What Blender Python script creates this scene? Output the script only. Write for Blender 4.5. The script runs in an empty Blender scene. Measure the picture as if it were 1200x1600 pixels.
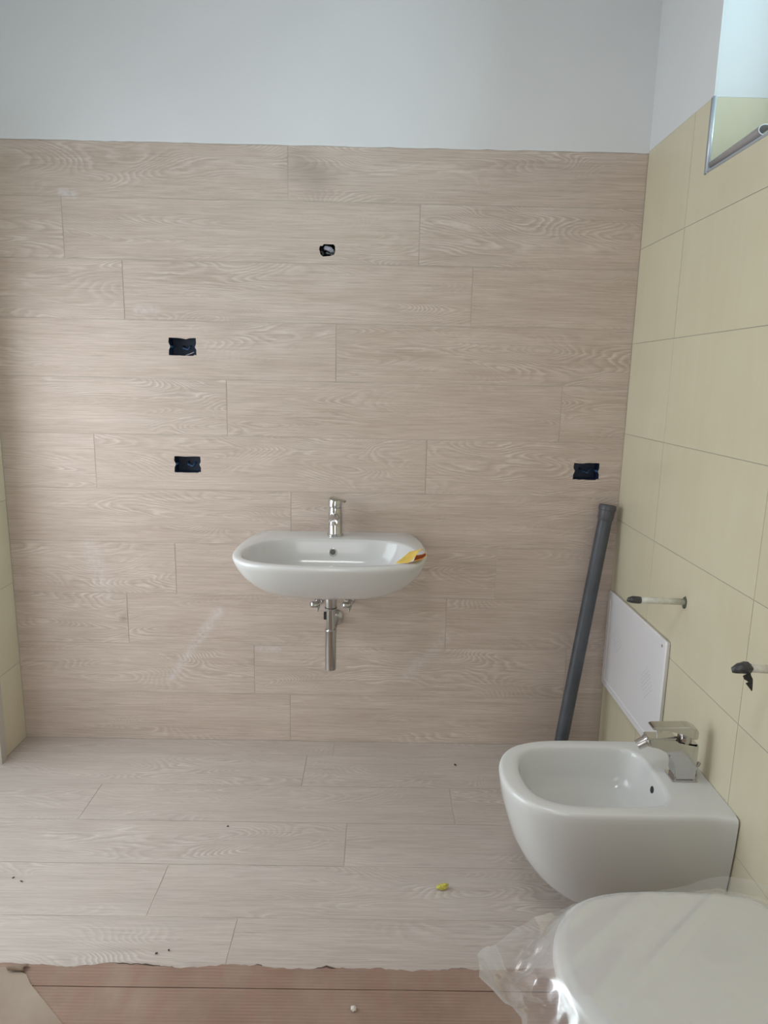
import bpy, bmesh, math, random
from mathutils import Vector, Matrix, noise, geometry
from mathutils.bvhtree import BVHTree
S = bpy.context.scene
C = S.collection
PI = math.pi
rnd = random.Random(7)

# ------------------------------------------------------------------ camera
def rotm(p, y, r):
    return Matrix.Rotation(y, 3, 'Z') @ Matrix.Rotation(p, 3, 'X') @ Matrix.Rotation(r, 3, 'Y')
cam = bpy.data.objects.new('camera', bpy.data.cameras.new('camera')); C.objects.link(cam); S.camera = cam
R = rotm(-0.19196, -0.00892, -0.01996)
M = Matrix.Identity(4)
for i in range(3):
    M[i][0] = R[i][0]; M[i][1] = R[i][2]; M[i][2] = -R[i][1]
M[0][3], M[1][3], M[2][3] = 0.09646, -2.49791, 1.41875
cam.matrix_world = M
cam.data.sensor_fit = 'VERTICAL'; cam.data.sensor_height = 36; cam.data.lens = 1069.15 * 36 / 1600
cam.data.clip_start = 0.02

# ------------------------------------------------------------------ world, lights, exposure
S.view_settings.view_transform = 'Standard'; S.view_settings.look = 'None'
S.view_settings.gamma = 1; S.view_settings.use_curve_mapping = False
S.view_settings.exposure = 0.10
W = bpy.data.worlds.new('overcast_sky'); S.world = W; W.use_nodes = True
W.node_tree.nodes['Background'].inputs[0].default_value = (0.78, 0.90, 1.0, 1)
W.node_tree.nodes['Background'].inputs[1].default_value = 1.6
def area(name, loc, rot, sx, sy, power, col, spread=180):
    l = bpy.data.lights.new(name, 'AREA'); l.shape = 'RECTANGLE'; l.size = sx; l.size_y = sy
    l.energy = power; l.color = col; l.spread = math.radians(spread)
    o = bpy.data.objects.new(name, l); C.objects.link(o); o.location = loc; o.rotation_euler = rot
    return o
# daylight entering by the french window on the left and the high window on the right
area('daylight_left_window', (-1.475, -0.76, 0.92), (0, math.radians(-79), 0), 1.65, 1.10, 20.5, (0.92, 0.95, 1.0))
area('daylight_high_window', (1.40, -0.90, 2.44), (0, math.radians(70), 0), 0.60, 0.85, 11.8, (0.60, 0.87, 1.0), 140)
area('added_doorway_fill', (-0.1, -3.75, 1.25), (PI/2, 0, 0), 0.95, 2.0, 7.5, (1.0, 0.80, 0.66))  # ambient fill added behind the camera, source unseen
area('added_ceiling_fill', (-0.15, -1.9, 2.90), (0, 0, 0), 0.42, 0.42, 9, (1.0, 0.97, 0.97))  # overhead fill, added; no such lamp is in view

# ------------------------------------------------------------------ material helpers
class NT:
    def __init__(s, name, rough=.5, metal=0., col=(.5, .5, .5), spec=None):
        s.m = bpy.data.materials.new(name); s.m.use_nodes = True; s.t = s.m.node_tree
        s.b = s.t.nodes['Principled BSDF']; s.out = s.t.nodes['Material Output']
        s.b.inputs['Roughness'].default_value = rough; s.b.inputs['Metallic'].default_value = metal
        s.b.inputs['Base Color'].default_value = (*col, 1)
        if spec is not None: s.b.inputs['Specular IOR Level'].default_value = spec
    def n(s, typ, ins=None, **kw):
        nd = s.t.nodes.new(typ)
        for k, v in kw.items(): setattr(nd, k, v)
        for k, v in (ins or {}).items():
            if isinstance(v, bpy.types.NodeSocket): s.t.links.new(v, nd.inputs[k])
            else: nd.inputs[k].default_value = v
        return nd
    def math(s, op, a, b=0., c=0., clamp=False):
        nd = s.n('ShaderNodeMath', {0: a, 1: b, 2: c}, operation=op); nd.use_clamp = clamp
        return nd.outputs[0]
    def vmath(s, op, a, b):
        return s.n('ShaderNodeVectorMath', {0: a, 1: b}, operation=op).outputs[0]
    def noise(s, vec, scale, detail=2., rough=.5, dist=0.):
        return s.n('ShaderNodeTexNoise', {'Vector': vec, 'Scale': scale, 'Detail': detail, 'Roughness': rough, 'Distortion': dist}).outputs['Fac']
    def remap(s, v, a, b, c=0., d=1.):
        return s.n('ShaderNodeMapRange', {0: v, 1: a, 2: b, 3: c, 4: d}).outputs[0]
    def mix(s, f, a, b, blend='MIX'):
        nd = s.n('ShaderNodeMix', data_type='RGBA', blend_type=blend)
        for sock, v in ((nd.inputs[0], f), (nd.inputs[6], a), (nd.inputs[7], b)):
            if isinstance(v, bpy.types.NodeSocket): s.t.links.new(v, sock)
            else: sock.default_value = v if not isinstance(v, tuple) else (*v, 1)[:4]
        return nd.outputs[2]
    def link(s, a, name): s.t.links.new(a, s.b.inputs[name])
    def bump(s, h, strength, dist=.002):
        b = s.n('ShaderNodeBump', {'Height': h, 'Strength': strength, 'Distance': dist}); s.link(b.outputs[0], 'Normal')
    def co(s): return s.n('ShaderNodeTexCoord').outputs['Object']

def seg_mask(t, pos, a, b, w0, w1):
    """soft smear along the segment a-b (world space)"""
    ab = Vector(b) - Vector(a)
    ap = t.vmath('SUBTRACT', pos, tuple(a))
    d = t.n('ShaderNodeVectorMath', {0: ap, 1: tuple(ab)}, operation='DOT_PRODUCT').outputs['Value']
    k = t.math('DIVIDE', d, ab.length_squared, clamp=True)
    pr = t.n('ShaderNodeVectorMath', {0: tuple(ab), 'Scale': k}, operation='SCALE').outputs[0]
    dd = t.n('ShaderNodeVectorMath', {0: ap, 1: pr}, operation='DISTANCE').outputs['Value']
    return t.remap(dd, w0, w1, 1., 0.)

def wood_material(name, dark, light, streak, smears=True):
    t = NT(name, rough=.48)
    co = t.co()
    r = t.n('ShaderNodeObjectInfo').outputs['Random']
    off = t.n('ShaderNodeCombineXYZ', {0: t.math('MULTIPLY', r, 41.), 1: t.math('MULTIPLY', r, 173.), 2: t.math('MULTIPLY', r, 9.)}).outputs[0]
    p = t.vmath('ADD', co, off)
    def stretch(sx, sy): return t.vmath('MULTIPLY', p, (sx, sy, 1.))
    # cathedral figure: contour lines of a stretched noise, only in patches; straight grain elsewhere
    warp = t.noise(stretch(22., 90.), 1., 2.)
    n1 = t.noise(stretch(1.7, 7.5), 1., 1.2, .45, .35)
    ph = t.math('ADD', t.math('MULTIPLY', n1, 285.), t.math('MULTIPLY', warp, 5.6))
    rings = t.math('POWER', t.remap(t.math('SINE', ph), -1., 1.), 2.2)
    patch = t.remap(t.noise(stretch(1.6, 5.), 1., 2.), .44, .62)
    amp = t.remap(t.noise(stretch(8., 30.), 1., 3.), .35, .7)
    cath = t.math('MULTIPLY', t.math('MULTIPLY', rings, t.remap(patch, 0., 1., .15, 1.)), amp)
    fib = t.noise(stretch(6.5, 190.), 1., 4., .65)
    fib2 = t.noise(stretch(10., 420.), 1., 2., .6)
    tone = t.noise(stretch(1.8, 16.), 1., 4.)
    f = t.math('ADD', t.math('MULTIPLY', t.remap(fib, .36, .64), .55), t.math('MULTIPLY', t.remap(tone, .3, .7), .45))
    f = t.math('ADD', f, t.math('MULTIPLY', t.math('SUBTRACT', r, .5), .14), clamp=True)
    col = t.mix(f, dark, light)
    col = t.mix(t.math('MULTIPLY', cath, .72), col, streak)
    mot = t.remap(t.noise(stretch(7., 9.), 1., 3.), .35, .65)
    col = t.mix(t.math('MULTIPLY', mot, .16), col, tuple(c * k for c, k in zip(dark, (.98, 1.03, 1.08))))
    dkr = t.math('MULTIPLY', t.math('MULTIPLY', t.math('POWER', t.remap(t.math('SINE', t.math('ADD', ph, 2.2)), -1., 1.), 3.), patch), .24)
    col = t.mix(dkr, col, tuple(c * .72 for c in dark))
    dk = t.math('MULTIPLY', t.remap(fib2, .56, .74), .45)
    col = t.mix(dk, col, tuple(c * .62 for c in dark))
    if smears:
        pos = t.n('ShaderNodeNewGeometry').outputs['Position']
        nz = t.remap(t.noise(pos, 55., 3.), .3, .6)
        ms = None
        for a, b, w0, w1, k in (((-.505, 0, .535), (-.60, 0, .40), .004, .030, .42), ((-.60, 0, .40), (-.70, 0, .255), .003, .024, .34),
                                ((.37, 0, .455), (.22, 0, .285), .002, .035, .28), ((-1.0, 0, 2.02), (-.96, 0, 2.015), .005, .02, .5),
                                ((-.76, 0, 1.64), (-.70, 0, 1.64), .005, .025, .3), ((-.36, 0, .39), (-.28, 0, .385), .004, .018, .4),
                                ((-.98, 0, .78), (-.93, 0, .60), .01, .05, .22)):
            m = t.math('MULTIPLY', seg_mask(t, pos, a, b, w0, w1), k)
            ms = m if ms is None else t.math('MAXIMUM', ms, m)
        col = t.mix(t.math('MULTIPLY', ms, nz), col, (.72, .70, .72))
        st = t.math('MULTIPLY', seg_mask(t, pos, (-.19, 0, 2.13), (-.13, 0, 2.09), .01, .09), .30)
        st = t.math('MAXIMUM', st, t.math('MULTIPLY', seg_mask(t, pos, (-.872, 0, .50), (-.868, 0, .50), .004, .02), .35))
        col = t.mix(st, col, (.14, .115, .10))
    t.link(col, 'Base Color')
    t.link(t.remap(fib, .3, .7, .42, .56), 'Roughness')
    t.bump(t.math('ADD', t.math('MULTIPLY', rings, .3), fib), .10, .0006)
    return t.m

def plain(name, col, rough=.5, metal=0., var=.0, vscale=6., bump=0., bscale=80., spec=None, coat=0.):
    t = NT(name, rough, metal, col, spec)
    co = t.co()
    if var:
        nz = t.remap(t.noise(co, vscale, 4.), .3, .7)
        t.link(t.mix(nz, tuple(c * (1 - var) for c in col), tuple(min(1, c * (1 + var)) for c in col)), 'Base Color')
    if bump: t.bump(t.noise(co, bscale, 3.), bump, .001)
    if coat: t.b.inputs['Coat Weight'].default_value = coat; t.b.inputs['Coat Roughness'].default_value = .05
    return t.m

WOOD = wood_material('limed oak plank tile', (.440, .348, .285), (.630, .530, .465), (.74, .66, .60))
WOODF = wood_material('limed oak floor tile', (.415, .355, .315), (.565, .50, .455), (.69, .63, .585), False)
GROUT = plain('beige grout', (.50, .44, .385), .85, var=.15)
GROUTC = plain('cream tile grout', (.38, .345, .28), .85, var=.1)
PLASTER = plain('white painted plaster', (.71, .715, .725), .75, var=.02, vscale=3., bump=.12, bscale=45.)
def cream_tile():
    t = NT('cream ceramic tile', .30)
    co = t.co(); r = t.n('ShaderNodeObjectInfo').outputs['Random']
    p = t.vmath('ADD', co, t.n('ShaderNodeCombineXYZ', {0: t.math('MULTIPLY', r, 50.), 1: t.math('MULTIPLY', r, 31.)}).outputs[0])
    n1 = t.remap(t.noise(p, 3.5, 4.), .3, .7)
    n2 = t.remap(t.noise(t.vmath('MULTIPLY', p, (30., 3., 1.)), 1., 2.), .3, .7)
    f = t.math('ADD', t.math('MULTIPLY', n1, .7), t.math('MULTIPLY', n2, .3))
    t.link(t.mix(f, (.600, .545, .395), (.650, .600, .445)), 'Base Color')
    t.bump(t.noise(p, 120., 2.), .04, .0005)
    return t.m
CREAM = cream_tile()
CERAMIC = plain('white glazed ceramic', (.67, .675, .665), .14, spec=.5)
LIDW = plain('white toilet lid plastic', (.71, .715, .71), .28)
CHROME = plain('polished chrome', (.60, .60, .60), .10, 1.)
CHROME2 = plain('brushed chrome', (.55, .54, .53), .26, 1.)
DARKH = plain('dark hole', (.02, .02, .022), .7)
NAVY = plain('dark blue socket box plastic', (.008, .022, .055), .5, var=.35, vscale=60.)
NAVY2 = plain('worn blue plastic', (.03, .09, .20), .5, var=.4, vscale=90.)
MORTAR = plain('grey white mortar', (.50, .50, .50), .9, var=.3, vscale=80., bump=.4)
PVC = plain('grey pvc pipe', (.070, .077, .090), .42, var=.22, vscale=14., bump=.05)
PVC2 = plain('grey pvc socket', (.080, .082, .092), .40, var=.15)
RUBBER = plain('black rubber', (.02, .02, .02), .6)
PLATE = plain('white cover plastic', (.74, .725, .745), .38, var=.01)
PLATEH = plain('vent hole shade', (.50, .49, .50), .7)
PIPEW = plain('off white multilayer pipe', (.62, .61, .54), .4, var=.18, vscale=50.)
TAPE = plain('black insulating tape', (.045, .045, .047), .32, var=.5, vscale=90.)
TRIMW = plain('white metal trim', (.60, .66, .74), .3, .3)
TRIMG = plain('grey trim side', (.26, .29, .32), .4)
FRAME = plain('white window frame', (.72, .72, .70), .4)
PROFO = plain('grey brown pvc profile', (.30, .28, .28), .45, var=.1)
PROFI = plain('white profile end', (.72, .76, .84), .4)
YEL = plain('yellow card', (.78, .55, .12), .6, var=.08, vscale=30.)
ORG = plain('orange card underside', (.78, .27, .02), .6)
FOAM = plain('yellow foam', (.55, .50, .10), .9, var=.35, vscale=150., bump=.6)
CRUMB = plain('dark crumb', (.05, .04, .035), .8)
CHIP = plain('white plaster chip', (.62, .58, .53), .9)
def cardboard(name, a, b, ribs, red=None):
    t = NT(name, .85)
    co = t.co()
    n1 = t.remap(t.noise(co, 5., 5., .6), .32, .68)
    n2 = t.remap(t.noise(t.vmath('MULTIPLY', co, (9., 2., 1.)), 2., 3.), .35, .65)
    col = t.mix(n1, a, b)
    if red: col = t.mix(t.math('MULTIPLY', n2, .5), col, red)
    if ribs:
        y = t.n('ShaderNodeSeparateXYZ', {0: co}).outputs[1]
        wob = t.math('MULTIPLY', t.noise(co, 6., 2.), .004)
        sn = t.math('SINE', t.math('MULTIPLY', t.math('ADD', y, wob), 2 * PI / .0085))
        k = t.math('MULTIPLY', t.remap(sn, .1, 1.), t.remap(t.noise(t.vmath('MULTIPLY', co, (3., 14., 1.)), 3., 3.), .35, .65, .15, 1.))
        col = t.mix(t.math('MULTIPLY', k, .42), col, tuple(min(1, c * 1.9) for c in a))
        t.bump(sn, .25, .0006)
    else:
        t.bump(t.noise(co, 60., 4.), .3, .001)
    t.link(col, 'Base Color')
    return t.m
CARD = cardboard('reddish corrugated cardboard', (.225, .145, .11), (.33, .245, .19), True, (.27, .145, .105))
KRAFT = cardboard('beige kraft card', (.28, .215, .165), (.37, .30, .24), False)
def film():
    t = NT('clear plastic film', .12, col=(.9, .9, .9))
    tr = t.n('ShaderNodeBsdfTransparent', {'Color': (.97, .97, .965, 1)})
    gl = t.n('ShaderNodeBsdfGlossy', {'Color': (1, 1, 1, 1), 'Roughness': .20})
    df = t.n('ShaderNodeBsdfDiffuse', {'Color': (.80, .82, .84, 1)})
    tl = t.n('ShaderNodeBsdfTranslucent', {'Color': (.80, .80, .80, 1)})
    lw = t.n('ShaderNodeLayerWeight', {'Blend': .35})
    haze = t.n('ShaderNodeMixShader', {0: .5, 1: df.outputs[0], 2: tl.outputs[0]})
    a = t.n('ShaderNodeMixShader', {0: t.remap(lw.outputs['Facing'], 0., 1., .20, .62), 1: tr.outputs[0], 2: haze.outputs[0]})
    b = t.n('ShaderNodeMixShader', {0: t.remap(lw.outputs['Fresnel'], 0., 1., .008, .26), 1: a.outputs[0], 2: gl.outputs[0]})
    t.t.links.new(b.outputs[0], t.out.inputs[0])
    return t.m
FILM = film()
def glass():
    t = NT('window glass')
    tr = t.n('ShaderNodeBsdfTransparent', {'Color': (.95, .98, .97, 1)})
    gl = t.n('ShaderNodeBsdfGlossy', {'Roughness': .02})
    fr = t.n('ShaderNodeFresnel', {'IOR': 1.45})
    t.t.links.new(t.n('ShaderNodeMixShader', {0: fr.outputs[0], 1: tr.outputs[0], 2: gl.outputs[0]}).outputs[0], t.out.inputs[0])
    return t.m
GLASS = glass()

# ------------------------------------------------------------------ mesh helpers
def obj(name, bm, mat, parent=None, smooth=False, angle=None):
    me = bpy.data.meshes.new(name)
    bmesh.ops.recalc_face_normals(bm, faces=bm.faces)
    bm.to_mesh(me); bm.free()
    for m in (mat if isinstance(mat, (list, tuple)) else [mat]): me.materials.append(m)
    if smooth or angle:
        for p in me.polygons: p.use_smooth = True
        if angle: me.set_sharp_from_angle(angle=math.radians(angle))
    o = bpy.data.objects.new(name, me); C.objects.link(o)
    if parent: o.parent = parent
    return o
def tag(o, label, cat, group=None):
    o['label'] = label; o['category'] = cat
    if group: o['group'] = group
    return o
def empty(name, loc, label, cat, group=None):
    o = bpy.data.objects.new(name, None); C.objects.link(o); o.location = loc; o.empty_display_size = .05
    return tag(o, label, cat, group)
def under(o, parent):
    """parent o (built in world coordinates) below a placed empty"""
    o.parent = parent
    b = parent
    tot = Vector((0, 0, 0))
    while b is not None: tot += Vector(b.location); b = b.parent
    o.data.transform(Matrix.Translation(-tot))
    return o
def structure(o): o['kind'] = 'structure'; return o
def add_box(bm, x0, x1, y0, y1, z0, z1, bev=0., seg=1):
    r = bmesh.ops.create_cube(bm, size=1.)
    bmesh.ops.transform(bm, verts=r['verts'], matrix=Matrix.Translation(((x0+x1)/2, (y0+y1)/2, (z0+z1)/2)) @ Matrix.Diagonal((x1-x0, y1-y0, z1-z0, 1)))
    if bev: bmesh.ops.bevel(bm, geom=list({e for v in r['verts'] for e in v.link_edges}), offset=bev, segments=seg, affect='EDGES', clamp_overlap=True)
    return bm
def box(*a, **k): return add_box(bmesh.new(), *a, **k)
def prism(outer, holes=(), depth=.01, off=0.):
    """polygon in local XY, front at z=off, extruded to z=off-depth"""
    bm = bmesh.new()
    loops = [list(outer)] + [list(h) for h in holes]
    tris = geometry.tessellate_polygon([[Vector((p[0], p[1], 0)) for p in l] for l in loops])
    flat = [p for l in loops for p in l]
    top = [bm.verts.new((p[0], p[1], off)) for p in flat]; bot = [bm.verts.new((p[0], p[1], off-depth)) for p in flat]
    for a, b, c in tris:
        bm.faces.new((top[a], top[b], top[c])); bm.faces.new((bot[c], bot[b], bot[a]))
    k = 0
    for l in loops:
        n = len(l)
        for i in range(n):
            a, b = k+i, k+(i+1) % n
            bm.faces.new((top[a], top[b], bot[b], bot[a]))
        k += n
    return bm
def rect(x0, x1, y0, y1): return [(x0, y0), (x1, y0), (x1, y1), (x0, y1)]
def frame_from(d):
    d = d.normalized(); u = Vector((0, 0, 1)) if abs(d.z) < .9 else Vector((1, 0, 0))
    a = d.cross(u).normalized(); return a, d.cross(a).normalized()
def sweep(bm, pts, radii, n=20, cap=True, squash=None):
    pts = [Vector(p) for p in pts]
    if not hasattr(radii, '__len__'): radii = [radii]*len(pts)
    rings = []
    a = None
    for i, p in enumerate(pts):
        d = (pts[min(i+1, len(pts)-1)] - pts[max(i-1, 0)])
        if d.length < 1e-9: d = pts[-1] - pts[0]
        d.normalize()
        if a is None: a, b = frame_from(d)
        else:
            a = (a - d * a.dot(d)).normalized(); b = d.cross(a)
        rings.append([bm.verts.new(p + (a*math.cos(t)+b*math.sin(t))*radii[i]) for t in (2*PI*k/n for k in range(n))])
    for i in range(len(rings)-1):
        for k in range(n):
            bm.faces.new((rings[i][k], rings[i][(k+1) % n], rings[i+1][(k+1) % n], rings[i+1][k]))
    if cap: bm.faces.new(rings[0][::-1]); bm.faces.new(rings[-1])
    return bm
def lathe(p0, axis, prof, n=28):
    """prof: list of (t along axis, radius); sharp steps kept by doubling points"""
    bm = bmesh.new(); axis = Vector(axis).normalized(); a, b = frame_from(axis); p0 = Vector(p0)
    rings = []
    for t, r in prof:
        if r < 1e-6: rings.append([bm.verts.new(p0+axis*t)]); continue
        rings.append([bm.verts.new(p0+axis*t+(a*math.cos(2*PI*k/n)+b*math.sin(2*PI*k/n))*r) for k in range(n)])
    for i in range(len(rings)-1):
        A, B = rings[i], rings[i+1]
        for k in range(n):
            k2 = (k+1) % n
            if len(A) == 1 and len(B) == 1: continue
            if len(A) == 1: bm.faces.new((A[0], B[k2], B[k]))
            elif len(B) == 1: bm.faces.new((A[k], A[k2], B[0]))
            else: bm.faces.new((A[k], A[k2], B[k2], B[k]))
    for r_, flip in ((rings[0], True), (rings[-1], False)):
        if len(r_) > 1: bm.faces.new(r_[::-1] if flip else r_)
    return bm
def crom(ctrl, per=10):
    out = []; n = len(ctrl)
    for i in range(n):
        p = [Vector(ctrl[(i+j-1) % n]) for j in range(4)]
        for k in range(per):
            t = k/per
            out.append(.5*((2*p[1])+(-p[0]+p[2])*t+(2*p[0]-5*p[1]+4*p[2]-p[3])*t*t+(-p[0]+3*p[1]-3*p[2]+p[3])*t**3))
    return out
def by_angle(poly, c, N, phase=0.):
    """sample a star shaped outline at N equal angles about c"""
    c = Vector(c); res = []
    for i in range(N):
        th = phase + 2*PI*i/N; d = Vector((math.cos(th), math.sin(th))); best = None
        for j in range(len(poly)):
            a = Vector(poly[j])-c; b = Vector(poly[(j+1) % len(poly)])-c; e = b-a
            den = d.x*e.y-d.y*e.x
            if abs(den) < 1e-12: continue
            s = (a.x*e.y-a.y*e.x)/den; u = (a.x*d.y-a.y*d.x)/den
            if s > 0 and -1e-6 <= u <= 1+1e-6: best = s if best is None else max(best, s)
        res.append(c + d*(best or 0.))
    return res
def mirror_outline(half):
    """half: (d, w) pairs from the wall round to the tip (w=0)"""
    return [(d, w) for d, w in half] + [(d, -w) for d, w in reversed(half) if w > 1e-6]
def loft(rings, close_top=True, close_bot=True):
    bm = bmesh.new(); V = [[bm.verts.new(p) for p in r] for r in rings]; n = len(V[0])
    for i in range(len(V)-1):
        for k in range(n):
            bm.faces.new((V[i][k], V[i][(k+1) % n], V[i+1][(k+1) % n], V[i+1][k]))
    for r, c in ((V[0], close_bot), (V[-1], close_top)):
        if c:
            m = bm.verts.new(sum((v.co for v in r), Vector())/n)
            for k in range(n): bm.faces.new((r[k], r[(k+1) % n], m))
    return bm
def seg(z, a, b): return [(z, a), (z, b)]
def ragged(pts, amp, step):
    """jitter a closed outline"""
    out = []
    n = len(pts)
    for i in range(n):
        a = Vector(pts[i]); b = Vector(pts[(i+1) % n]); m = max(1, int((b-a).length/step))
        nn = Vector((-(b-a).y, (b-a).x)).normalized() if (b-a).length > 0 else Vector((0, 0))
        for k in range(m):
            j = rnd.uniform(-amp, amp) if k else 0.
            out.append(tuple(a.lerp(b, k/m)+nn*j))
    return out

# ------------------------------------------------------------------ the room
XL, XR, ZT, ZC, YF = -1.279, .990, 2.183, 2.95, -3.45
RB = (PI/2, 0, 0); RR = (PI/2, 0, -PI/2); RL = (PI/2, 0, PI/2)
G = .0014                                                   # half a grout joint
_cache = {}
def piece(name, w, h, th, mat, parent, loc, rot, bev=.0003):
    key = (name, round(w, 4), round(h, 4), th)
    if key not in _cache:
        bm = box(-w/2, w/2, -h/2, h/2, -th, 0, bev=bev)
        o = obj(name, bm, mat); _cache[key] = o.data
    else:
        o = bpy.data.objects.new(name, _cache[key]); C.objects.link(o)
    o.parent = parent; o.location = loc; o.rotation_euler = rot
    return o
def poly_piece(name, outer, holes, th, mat, parent, centre, place, rot):
    """outline given in surface coordinates; stored about its own centre"""
    cx, cy = centre
    o = obj(name, prism([(x-cx, y-cy) for x, y in outer], [[(x-cx, y-cy) for x, y in h] for h in holes], th), mat, parent)
    o.location = place(cx, cy); o.rotation_euler = rot
    return o

# socket holes: outlines in (X, Z)
def notched(x0, x1, z0, z1, top=()):
    zc = (z0+z1)/2; w = .0045
    pts = [(x0, z0), (x1-.012, z0-.001), (x1-.006, z0+.003), (x1, z0+.001), (x1, zc-.010), (x1-w*.6, zc-.006), (x1-w, zc), (x1-w*.4, zc+.006), (x1, zc+.012),
           (x1-.001, z1)] + list(top) + [(x0+.002, z1), (x0, zc+.014), (x0+w*.5, zc+.008), (x0+w*1.3, zc+.002), (x0+w*.9, zc-.006), (x0+w*.2, zc-.012)]
    return ragged(pts, .0008, .012)
H1 = notched(-.657, -.559, 1.487, 1.548, [(-.58, 1.547), (-.595, 1.543), (-.612, 1.546)])
H2 = notched(-.653, -.556, 1.068, 1.127)
H3 = notched(.812, .908, 1.069, 1.130, [(.87, 1.131), (.845, 1.128)])
H4 = [(-.124, 1.856), (-.119, 1.838), (-.110, 1.831), (-.088, 1.833), (-.072, 1.838), (-.068, 1.850), (-.069, 1.866), (-.074, 1.872), (-.108, 1.872), (-.112, 1.866), (-.121, 1.866)]
HOLES = {'a': H1, 'b': H2, 'c': H3, 'd': H4}
BH = [rect(-.660, -.556, 1.484, 1.551), rect(-.656, -.553, 1.065, 1.130), rect(.809, .911, 1.066, 1.134), rect(-.126, -.066, 1.829, 1.874)]

wb = structure(obj('wall_back', prism(rect(XL-.3, XR+.3, -.1, ZC+.1), BH, .069), GROUT)); wb.location = (0, .0009, 0); wb.rotation_euler = RB
bb = obj('backing', box(XL-.3, XR+.3, .0708, .17, -.1, ZC+.1), PLASTER); structure(bb); bb.name = 'wall_back_core'
def wall_child(o, parent):
    o.parent = parent; o.matrix_parent_inverse = (Matrix.Translation(parent.location) @ parent.rotation_euler.to_matrix().to_4x4()).inverted()
    return o
ZB = [0.0] + [.199+.201*k for k in range(10)] + [ZT]
JN = {0: [-.234], 1: [-.372, .838], 2: [-.852, .365], 3: [-.662, .548], 4: [-.226], 5: [-.940, .270], 6: [-.455, .752], 7: [-.063], 8: [-.806, .412], 9: [-1.003, .222], 10: [-.230]}
for k in range(11):
    z0, z1 = ZB[k], ZB[k+1]
    xs = [XL] + JN[k] + [XR]
    for a, b in zip(xs, xs[1:]):
        x0, x1, y0, y1 = a+G, b-G, z0+G, z1-G
        if k == 10: y1 = z1
        hs = [h for h in (H1, H2, H3, H4) if x0 < h[0][0] < x1 and y0 < h[0][1] < y1]
        jz = rnd.uniform(-.0003, .0001)
        if hs: o = poly_piece('plank_tile', rect(x0, x1, y0, y1), hs, .0008, WOOD, wb, ((x0+x1)/2, (y0+y1)/2), lambda cx, cy: (cx, jz, cy), RB)
        else: o = piece('plank_tile', x1-x0, y1-y0, .0008, WOOD, wb, ((x0+x1)/2, jz, (y0+y1)/2), RB)
        wall_child(o, wb)
pts = [(XL-.02, ZC), (XL-.02, ZT+.001)]
x = XL
while x < XR:
    pts.append((x, ZT+.0015+rnd.uniform(-.0018, .0012))); x += rnd.uniform(.02, .06)
pts += [(XR+.02, ZT+.002), (XR+.02, ZC)]
o = obj('plaster', prism(pts, (), .012), PLASTER, wb); o.location = (0, -.0022, 0); o.rotation_euler = RB; wall_child(o, wb)

# floor
fl = structure(obj('floor', box(XL-.3, XR+.3, YF-.6, .0008, -.12, -.0009), GROUT))
FY = [0.0, -.107, -.308, -.509, -.710, -.911, -1.112, -1.313, -1.514, -1.715, -1.916, -2.117, -2.318, -2.519, -2.72, -2.921, -3.122, -3.323, YF]
FJ = {0: [-.058], 1: [-.156], 2: [-.856, .367], 3: [.015], 4: [-.501, .719], 5: [-.257], 6: [-.9, .31], 7: [.05], 8: [-.55, .66]}
for k in range(len(FY)-1):
    xs = [XL] + FJ.get(k, [-.7+.37*(k % 4)]) + [XR]
    for a, b in zip(xs, xs[1:]):
        g = .0016
        y0, y1 = FY[k+1]+g, FY[k]-g
        piece('floor_tile', b-a-2*g, y1-y0, .0008, WOODF, fl, ((a+b)/2, (y0+y1)/2, rnd.uniform(-.0001, .0003)), (0, 0, 0))

# right wall, in (-Y, Z); window opening from y .458 to 1.36, z 2.0 to 2.74
WY0, WY1, WZ0, WZ1 = .458, 1.36, 2.0, 2.74
wr = structure(obj('wall_right', prism(rect(-.02, -YF+.1, -.1, ZC+.1), [rect(WY0-.012, WY1+.012, WZ0-.012, WZ1+.002)], .30), GROUTC)); wr.location = (XR+.0011, 0, 0); wr.rotation_euler = RR
ZR = [0., .286, .604, .922, 1.240, 1.558, 1.876, 2.190]
YR = [0., .350, .952, 1.554, 2.156, 2.758, -YF]
for i in range(len(YR)-1):
    for j in range(len(ZR)-1):
        g = .0009
        y0, y1, z0, z1 = YR[i]+g, YR[i+1]-g, ZR[j]+g, ZR[j+1]-(g if j < 6 else 0)
        if j == 6 and i in (1, 2):
            P = [(y0, z0), (y1, z0), (y1, WZ0), (WY0, WZ0), (WY0, z1), (y0, z1)] if i == 1 else [(y0, z0), (y1, z0), (y1, z1), (WY1, z1), (WY1, WZ0), (y0, WZ0)]
            if i == 2: P = [(y0, z0), (y1, z0), (y1, z1), (max(WY1, y0), z1), (max(WY1, y0), WZ0), (y0, WZ0)]
            o = poly_piece('wall_tile', P, (), .0010, CREAM, wr, ((y0+y1)/2, (z0+z1)/2), lambda cx, cy: (XR, -cx, cy), RR)
        else:
            o = piece('wall_tile', y1-y0, z1-z0, .0010, CREAM, wr, (XR+rnd.uniform(-.0002, .0001), -(y0+y1)/2, (z0+z1)/2), RR)
        wall_child(o, wr)
P = [(0, 2.191), (WY0, 2.191), (WY0, WZ1), (WY1, WZ1), (WY1, 2.191), (-YF, 2.191), (-YF, ZC), (0, ZC)]
o = obj('plaster', prism(P, (), .0075), PLASTER, wr); o.location = (XR+.0006, 0, 0); o.rotation_euler = RR; wall_child(o, wr)
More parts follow.
